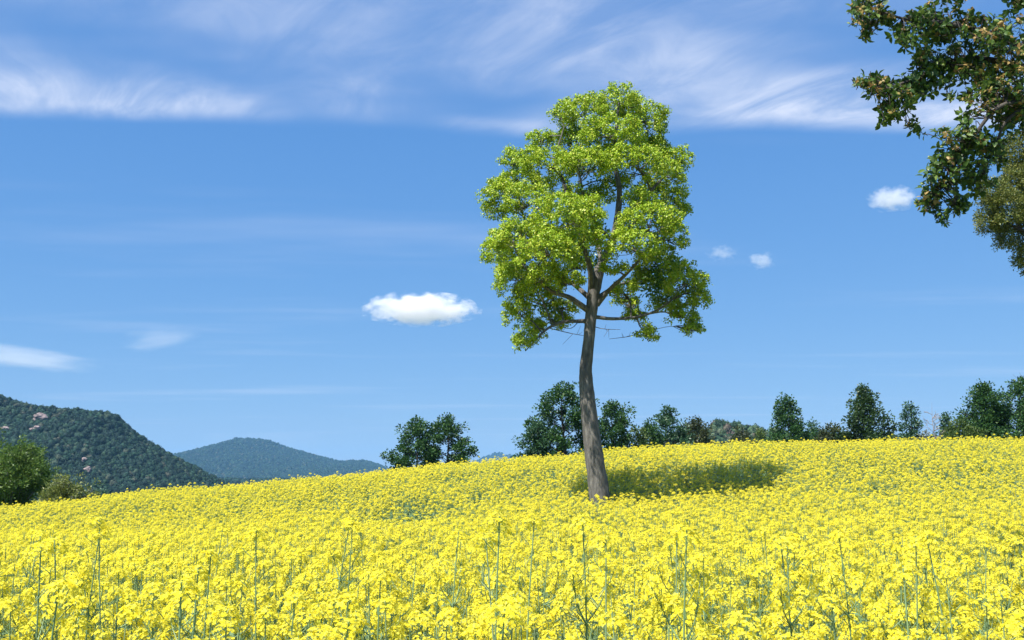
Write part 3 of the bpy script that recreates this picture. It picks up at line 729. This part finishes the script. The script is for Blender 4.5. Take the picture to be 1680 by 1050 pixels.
o = build('fine_twigs', twigs, [M_BARK_D], over); o['kind'] = 'stuff'

# second tree at that side, finer olive foliage, farther off
FD = 17.0
fb = np.array((P(1800, 780, FD)[0], FD, 0)); fb[2] = float(GZ(fb[0], fb[1]))
fine = thing('olive_leafed_tree', fb, 'olive green fine leafed tree below the dark overhanging boughs', 'tree')
def FP(px, py, dd=0.0): return P(px, py, FD + dd) - fb
build('trunk', [tube([np.array((0, 0, -.1)), np.array((0, 0, 1.5)), FP(1800, 520), FP(1785, 380), FP(1770, 250), FP(1750, 120)], [.26, .2, .17, .13, .09, .03], 10, 4, .03) + (0,)], [M_BARK_D], fine, True)
fn = []
for pts, rr in (([(1795, 480, 0), (1740, 430, 0), (1700, 390, 0), (1660, 370, 0), (1630, 350, 0)], [.07, .055, .04, .025, .008]), ([(1790, 400, 0), (1730, 330, .1), (1680, 300, 0), (1640, 310, 0)], [.06, .045, .03, .008]),
                ([(1795, 500, 0), (1750, 470, 0), (1710, 440, 0), (1675, 425, 0)], [.05, .035, .02, .006]), ([(1770, 250, 0), (1710, 220, 0), (1670, 215, 0)], [.05, .03, .01]), ([(1660, 370, 0), (1640, 385, 0), (1642, 405, 0)], [.018, .01, .005])):
    q = [FP(*p) for p in pts]; build('limb', [tube(q, rr, 7, 4) + (0,)], [M_BARK_D], fine, True); fn += list(smooth_path(q, rr, 4)[0][3:])
fn = np.array(fn)
fcr = None
for px, py, rx, ry, dd in ((1632, 318, 28, 26, -.2), (1622, 362, 22, 28, 0), (1655, 345, 34, 36, -.3), (1648, 392, 16, 24, 0), (1668, 300, 30, 30, 0), (1672, 255, 36, 40, .2), (1678, 425, 18, 18, 0), (1690, 400, 28, 30, .2), (1700, 340, 40, 50, .2), (1720, 280, 50, 50, 0), (1740, 200, 60, 60, 0), (1700, 440, 22, 22, .1), (1770, 330, 60, 80, .5), (1790, 180, 70, 70, .2), (1840, 300, 60, 90, 0), (1666, 372, 18, 16, .3)):
    c = FP(px, py, dd); k = FD / FPX; a, b = rx * k, ry * k; dep = (a + b) * .5
    n = int(max(24, 560 * (a * b + a * dep + b * dep) / 3 / .1 * .25)); u = sphere_dirs(n, -.75); C = c + u * (rng.uniform(.35, 1, n) ** .6)[:, None] * np.array((a, dep, b))
    Vl, Fl = puffs_to_leaves(C, rng.uniform(.05, .10, n), 26, .042, .011, u, .5)
    o = build('crown' if fcr is None else 'leaf_clump', [(Vl, Fl, 0)], [M_OLIVE], fine if fcr is None else fcr); fcr = fcr or o
    j = int(np.argmin(np.linalg.norm(fn - c, axis=1)))
    build('branch', [tube([fn[j], (fn[j] + c) / 2 + rng.normal(0, .04, 3), c], [.015, .011, .005], 4, 3) + (0,)] + [tube([(fn[j] + c) / 2, C[q]], [.006, .003], 3, 1) + (0,) for q in rng.choice(n, 10, False)], [M_BARK_D], fine)

# ------------------------------------------------------------------ rapeseed plants
def flower_head(k, full=True):
    """raceme: ring upon ring of four-petalled flowers below a tuft of buds"""
    nf = int(rng.integers(32, 42)) if full else int(rng.integers(14, 20))
    rad = rng.uniform(.036, .05) if full else .032; hgt = rng.uniform(.03, .045); chs = []; PV, PF = [], []; SV = []
    for i in range(nf):
        f = (i + .5) / nf; a = i * 2.399 + rng.uniform(-.3, .3)
        r_ = rad * (.25 + .75 * f ** .6) * rng.uniform(.85, 1.15); z = -hgt * f ** 1.2 + rng.uniform(-.006, .006)
        c = np.array((math.cos(a) * r_, math.sin(a) * r_, z)); nrm = norm(np.array((math.cos(a) * (.25 + .6 * f), math.sin(a) * (.25 + .6 * f), .85 - .3 * f)) + rng.normal(0, .2, 3))
        S = norm(np.cross(nrm, np.array((.3, .2, .9)))); T = np.cross(nrm, S); sp = rng.uniform(.0075, .0105); w0 = rng.uniform(0, 1.5)
        for q in range(4):
            b = w0 + q * math.pi / 2; d = S * math.cos(b) + T * math.sin(b); e = -S * math.sin(b) + T * math.cos(b)
            n0 = len(PV) * 1
            PV += [c, c + d * sp * .75 + e * sp * .55 + nrm * sp * .25, c + d * sp * 1.1 + nrm * sp * .15, c + d * sp * .75 - e * sp * .55 + nrm * sp * .25]
            PF.append((n0, n0 + 1, n0 + 2, n0 + 3))
        SV.append((c, np.array((0, 0, z - .018))))
    chs.append((np.array(PV), np.array(PF), 0))
    for i in range(9):
        a = i * 2.4; b0 = np.array((math.cos(a) * .005, math.sin(a) * .005, .004 + .004 * (i % 3))); d = norm(np.array((math.cos(a) * .5, math.sin(a) * .5, 1)))
        S = np.array((-math.sin(a), math.cos(a), 0)) * .0026
        chs.append((np.array([b0, b0 + d * .005 + S, b0 + d * .010, b0 + d * .005 - S]), np.array([(0, 1, 2, 3)]), 1))
    for c, b in SV[::2]:
        s = norm(np.cross(c - b, np.array((0, 0, 1.)))) * .0008
        chs.append((np.array([b - s, b + s, c + s, c - s]), np.array([(0, 1, 2, 3)]), 2))
    return chs

HEADCH = [flower_head(k) for k in range(5)] + [flower_head(k, False) for k in range(2)]
HEADME = []
for c in HEADCH:
    o = build('flower_head', c, [M_PETAL, M_BUD, M_STEM]); HEADME.append(o.data); bpy.data.objects.remove(o)

def blade(L, W, droop):
    """lance-shaped stem leaf, wavy, drooping"""
    st = np.linspace(0, 1, 6); w = W * np.sin(math.pi * np.clip(st * .85 + .1, 0, 1)) ** .8; w[-1] = .001
    mid = np.stack([st * L, np.zeros(6), .25 * L * st - droop * L * st ** 2], 1)
    l = mid + np.stack([0 * st, w, .35 * w + .004 * np.sin(st * 14)], 1); r_ = mid + np.stack([0 * st, -w, .35 * w - .004 * np.sin(st * 14)], 1)
    V = np.concatenate([l, mid, r_]); F = []
    for i in range(5): F += [(i, i + 1, 7 + i, 6 + i), (6 + i, 7 + i, 13 + i, 12 + i)]
    return V, np.array(F)
BLADES = [blade(L, W, dr) for L, W, dr in ((.17, .028, .5), (.13, .02, .35), (.22, .04, .7))]
BLADEME = []
for b in BLADES:
    o = build('leaf', [(b[0], b[1], 0)], [M_RLEAF], None, True); BLADEME.append(o.data); bpy.data.objects.remove(o)

def plant_variant(h, nbr, spread, bare=0.0, leaves=5):
    """-> stem chunks, head transforms, leaf transforms (h = height of top of the stem)"""
    chs, heads, lv = [], [], []
    k = np.linspace(0, 1, 6); ph = rng.uniform(0, 6); am = rng.uniform(.01, .035)
    stem = np.stack([am * np.sin(k * 4 + ph) * k, am * np.cos(k * 3.3 + ph) * k, k * h], 1)
    chs.append(tube(stem, .0050 * (1.05 - .62 * k), 5, 2) + (0,))
    heads.append((stem[-1], norm(stem[-1] - stem[-2] + rng.normal(0, .02, 3)), rng.uniform(1.0, 1.25)))
    for i in range(nbr):
        f = rng.uniform(.42, .86); b = np.array([np.interp(f, k, stem[:, j]) for j in range(3)]); a = i * 2.4 + rng.uniform(-.5, .5)
        L = spread * rng.uniform(.6, 1.1); top = b + np.array((math.cos(a) * L, math.sin(a) * L, 0)); top[2] = h * (1 - bare) * rng.uniform(.78, 1.0)
        top[2] = max(top[2], b[2] + .08)
        mid = b * .5 + top * .5 + np.array((math.cos(a), math.sin(a), -.3)) * L * .10
        chs.append(tube([b, mid, top], [.0027, .0022, .0016], 4, 3) + (0,))
        heads.append((top, norm(top - mid), rng.uniform(.68, 1.0)))
        lv.append((b, a, rng.uniform(.3, .5), 1))
        if rng.uniform() < .4:
            s0 = mid * .6 + top * .4; a2 = a + rng.uniform(-1.2, 1.2); t2 = s0 + np.array((math.cos(a2) * .05, math.sin(a2) * .05, rng.uniform(.05, .10)))
            chs.append(tube([s0, t2], [.002, .0016], 3, 1) + (0,)); heads.append((t2, norm(t2 - s0), rng.uniform(.6, .85)))
    for hp, hd, hs in list(heads):                                       # young pods standing off the stalk below the flowers
        for i in range(int(rng.integers(3, 7))):
            z = rng.uniform(.06, .17); a = rng.uniform(0, 6.28); b = hp - hd * z
            e = b + np.array((math.cos(a), math.sin(a), .75)) * rng.uniform(.022, .042); chs.append(tube([b, e], [.0011, .0013], 3, 1) + (0,))
    for i in range(leaves):
        f = rng.uniform(.12, .5); b = np.array([np.interp(f, k, stem[:, j]) for j in range(3)]); lv.append((b, rng.uniform(0, 6.28), rng.uniform(.8, 1.3) * (1.25 - f), 2 if f < .4 else 0))
    return chs, heads, lv
# (height, branches, spread, how far the side heads stay below the top, stem leaves)
VAR = [plant_variant(1.00, 4, .13, .02), plant_variant(.97, 5, .15, .03), plant_variant(1.0, 3, .11, .06), plant_variant(1.0, 5, .16, .04), plant_variant(1.0, 3, .12, .18), plant_variant(1.0, 4, .10, .12), plant_variant(.94, 2, .10, .10, 8), plant_variant(.92, 2, .12, .14, 10)]

def head_matrix(p, d, s):
    return Matrix.LocRotScale(Vector(p), Vector(d).to_track_quat('Z', 'Y') @ Matrix.Rotation(rng.uniform(0, 6.28), 4, 'Z').to_quaternion(), Vector((s, s, s)))
def blade_matrix(b, a, s, k):
    return Matrix.LocRotScale(Vector(b), Matrix.Rotation(a, 4, 'Z').to_quaternion(), Vector((s, s, s)))

STEMME = []; SRC = []
for vi, (chs, heads, lv) in enumerate(VAR):
    o = build('stem', chs, [M_STEM], None, True); STEMME.append(o.data); bpy.data.objects.remove(o)
    full = [(V_, F_, 2) for V_, F_, m_ in chs]
    for p, d, s in heads:
        mt = np.array(head_matrix(p, d, s * .72))
        for V_, F_, m_ in HEADCH[int(rng.integers(0, 5 if vi < 6 else 7))]: full.append((V_ @ mt[:3, :3].T + mt[:3, 3], F_, m_))
    for b, a, s, k in lv:
        mt = np.array(blade_matrix(b, a, s, k)); full.append((BLADES[k][0] @ mt[:3, :3].T + mt[:3, 3], BLADES[k][1], 3))
    o = build('rapeseed_source', full, [M_PETAL, M_BUD, M_STEM, M_RLEAF]); COL.objects.unlink(o); SRC.append(o)

def crop_height(y): return np.interp(y, [0, 3, 5.5, 9, 14, 40], [1.30, 1.26, 1.14, 1.0, .95, .90])
def thinness(x, y):
    """0 full bloom .. 1 leafy thin patch"""
    n = vnoise(x * .55 + 3, y * .38, 21) * .6 + vnoise(x * 1.5, y * 1.0, 22) * .45
    return np.clip((n - .27) / .7, 0, 1)

half = math.tan(math.atan(840 / FPX))
# near plants one by one
near = []
N_NEAR = 298; NEAR_MIN = 1.95
yy_lim = 5.3
cell = {}
tries = 0
while len(near) < N_NEAR and tries < 40000:
    tries += 1
    y = math.sqrt(rng.uniform(NEAR_MIN ** 2, yy_lim ** 2)); x = rng.uniform(-1, 1) * (half * y + .12)
    if all((x - a) ** 2 + (y - b) ** 2 > .0185 for a, b in near): near.append((x, y))
near.sort(key=lambda q: q[1])
GRP = 'rapeseed plants in the foreground'
WORD = ['no', 'one', 'two', 'three', 'four', 'five', 'six', 'seven', 'eight', 'nine', 'ten', 'eleven', 'twelve', 'thirteen']
def plant_label(kind, v, lean, short):
    how = {'tall': 'tall', 'bushy': 'bushy', 'thin': 'thin sparse', 'mid': 'slender'}[kind]
    end = {'tall': ' held above its neighbours', 'bushy': ' spread wide', 'thin': ' over grey green leaves', 'mid': ''}[kind]
    return '%s%s %s foreground rapeseed plant with %s yellow flower heads%s' % ('low ' if short else '', how, 'leaning' if lean else 'upright', WORD[min(13, len(VAR[v][1]))], end)
for i, (x, y) in enumerate(near):
    tall = rng.uniform() < .13
    v = int(rng.choice([4, 5])) if tall else int(rng.choice([0, 1, 2, 3, 5, 6, 7], p=[.21, .2, .15, .18, .12, .08, .06]))
    h = float(crop_height(y)) * (rng.uniform(1.06, 1.20) if tall else rng.uniform(.80, 1.04))
    if y < 2.3: h = min(h, 1.30)
    tx, ty = rng.normal(0, .05), rng.normal(0, .05)
    kind = 'tall' if tall else ('bushy' if v in (1, 3) else ('thin' if v >= 6 else 'mid'))
    gz = float(GZ(x, y))
    lb = plant_label(kind, v, math.hypot(tx, ty) > .085, (not tall) and h < float(crop_height(y)) * .87)
    o = thing('rapeseed_plant', (x, y, gz), lb, 'plant', GRP + ', ' + lb.split(' foreground')[0] + ', ' + WORD[min(13, len(VAR[v][1]))] + ' heads')
    o.rotation_euler = (tx, ty, rng.uniform(0, 6.28)); o.scale = (1.0, 1.0, h)
    link('stem', STEMME[v], o)
    for p, d, s in VAR[v][1]:
        c = link('flower_head', HEADME[int(rng.integers(0, 5 if v < 6 else 7))], o); m4 = head_matrix((0, 0, 0), d, s * (.86 if y > 3 else .92)); c.matrix_local = Matrix.Translation(Vector(p)) @ Matrix.Diagonal((1, 1, 1 / h, 1)) @ m4
    for b, a, s, k in VAR[v][2]:
        c = link('leaf', BLADEME[k], o); c.matrix_local = blade_matrix(b, a, s, k)

# the rest of the crop
pts = []
def strip(y0, y1, dens):
    w1 = half * y1 + 1.5; n = int(2 * w1 * (y1 - y0) * dens)
    return np.stack([rng.uniform(-w1, w1, n), rng.uniform(y0, y1, n)], 1)
Q = [strip(4.2, 8, 34)]
for y0 in range(8, 44, 4): Q.append(strip(y0, y0 + 4, 34 if y0 < 16 else 32))
n_ = 760; side = np.stack([rng.uniform(-6, 6, n_), rng.uniform(.4, 4.3, n_)], 1)
side = side[np.abs(side[:, 0]) > np.maximum(half * side[:, 1] + .3, .9)]
Q = np.concatenate(Q + [side])
nearA = np.array(near)
keep = np.ones(len(Q), bool)
z = Q[:, 1] < yy_lim + .2
keep[z] = (Q[z, 1] > yy_lim - .1) | (np.abs(Q[z, 0]) > half * Q[z, 1] + .15)
keep &= np.hypot(Q[:, 0] - tb[0], Q[:, 1] - tb[1]) > .42
keep &= np.hypot(Q[:, 0] - ob[0], Q[:, 1] - ob[1]) > .4
keep &= np.hypot(Q[:, 0] - fb[0], Q[:, 1] - fb[1]) > .4
Q = Q[keep]
th = thinness(Q[:, 0], Q[:, 1])
Q, th = Q[rng.uniform(0, 1, len(Q)) > th * .25], th[rng.uniform(0, 1, len(Q)) > 2] if False else None
th = thinness(Q[:, 0], Q[:, 1])
n = len(Q)
idx = np.where(rng.uniform(0, 1, n) < .10 + .8 * th, rng.integers(6, 8, n), rng.integers(0, 6, n))
tall = rng.uniform(0, 1, n) < .06
hh = crop_height(Q[:, 1]) * rng.uniform(.84, 1.06, n) * np.where(tall, 1.12, 1) * (1 - .22 * th)
wd = rng.uniform(.9, 1.15, n)
scatter('rapeseed_crop', np.stack([Q[:, 0], Q[:, 1], GZ(Q[:, 0], Q[:, 1])], 1), np.stack([rng.normal(0, .06, n), rng.normal(0, .06, n), rng.uniform(0, 6.28, n)], 1),
        np.stack([wd, wd, hh], 1), idx, SRC, 'dense yellow flowering rapeseed crop covering the hillside', 'crop')

# ------------------------------------------------------------------ clouds (real volumes, high above the haze)
def cloud_mat(name, density, nscale, cut, soft, seed, stretch=(1, 1, 1)):
    m, nt = mat(name)
    tc = nt.n('ShaderNodeTexCoord').outputs['Object']
    r_ = nt.vm('LENGTH', tc)
    mp = nt.n('ShaderNodeMapping'); nt.set(mp.inputs[0], tc); mp.inputs['Scale'].default_value = stretch; mp.inputs['Location'].default_value = (seed, seed * .7, 0)
    nz = nt.noise(mp.outputs[0], nscale, 5, 0.6)
    f = nt.m('ADD', nt.m('SUBTRACT', 1.0, r_), nt.m('MULTIPLY', nt.m('SUBTRACT', nz, 0.5), cut))
    dn = nt.m('MULTIPLY', nt.step(f, 0.12, 0.12 + soft), density)
    v = nt.n('ShaderNodeVolumePrincipled'); v.inputs['Color'].default_value = (1, .985, .985, 1); nt.set(v.inputs['Density'], dn); v.inputs['Anisotropy'].default_value = 0.0
    return finish(m, nt, v, True)
def cloud(px, py, wpx, hpx, d, label, density, nscale=2.2, cut=1.5, soft=.35, seed=0.0, stretch=None, tilt=0.0):
    import bmesh
    c = P(px, py, d); k = d / FPX; a, b = wpx * k / 2 * 1.3, hpx * k / 2 * 1.5
    bm = bmesh.new(); bmesh.ops.create_icosphere(bm, subdivisions=3, radius=1.0)
    for v in bm.verts:
        q = v.co; v.co = q * (1 + .05 * math.sin(4 * q.x + seed) * math.sin(5 * q.z))
    me = bpy.data.meshes.new('cloud'); bm.to_mesh(me); bm.free()
    me.materials.append(cloud_mat('cloud_vapour', density / (b * 2), nscale, cut, soft, seed, stretch or (a / b * .45, a / b * .35, .75)))
    o = link('cloud', me); o.location = c; o.scale = (a, a * .6, b); o.rotation_euler = (0, tilt, 0)
    return tag(o, label, 'cloud', 'small clouds in the blue sky')
cloud(690, 507, 160, 40, 3200, 'bright white elongated cloud floating beside the lone tree', 3.6, 2.8, 2.2, .5, 1.0)
cloud(1464, 326, 72, 32, 3400, 'small white cloud just below the dark overhanging boughs', 2.0, 2.6, 2.4, .6, 4.0)
cloud(1250, 427, 42, 24, 3600, 'tiny soft white cloud puff away from the lone tree crown', 1.0, 2.6, 2.4, .7, 7.0)
cloud(1185, 415, 48, 20, 3600, 'faint wisp of cloud next to the lone tree crown', .5, 2.8, 2.4, .8, 9.0)
cloud(45, 587, 200, 34, 4200, 'thin streak of cloud above the dark wooded mountain', .38, 1.6, 1.3, .6, 12.0, (.8, .8, 1.0), .10)
cloud(262, 556, 130, 30, 4200, 'very faint cloud streak between the two wooded mountains', .25, 1.6, 1.3, .7, 15.0, (.8, .8, 1.0), -.12)

# ------------------------------------------------------------------ haze
zt = EYE + 215.0; zb = EYE - 19.0; hx, hy0, hy1 = 8500.0, -2500.0, 8500.0
V = np.array([(sx * hx, y_, z_) for sx in (-1, 1) for y_ in (hy0, hy1) for z_ in (zb, zt)])
F = np.array([(0, 1, 3, 2), (4, 6, 7, 5), (0, 4, 5, 1), (2, 3, 7, 6), (0, 2, 6, 4), (1, 5, 7, 3)])
m, nt = mat('pale_air')
v_ = nt.n('ShaderNodeVolumePrincipled'); v_.inputs['Color'].default_value = (0.28, 0.60, 1.0, 1); v_.inputs['Density'].default_value = 0.8e-4; v_.inputs['Anisotropy'].default_value = 0.0
M_HAZE = finish(m, nt, v_, True)
o = build('haze', [(V, F, 0)], [M_HAZE])
tag(o, 'thin pale haze in the air over the valley', 'haze', kind='stuff')
print('objects', len(SC.objects), 'crop plants', n)
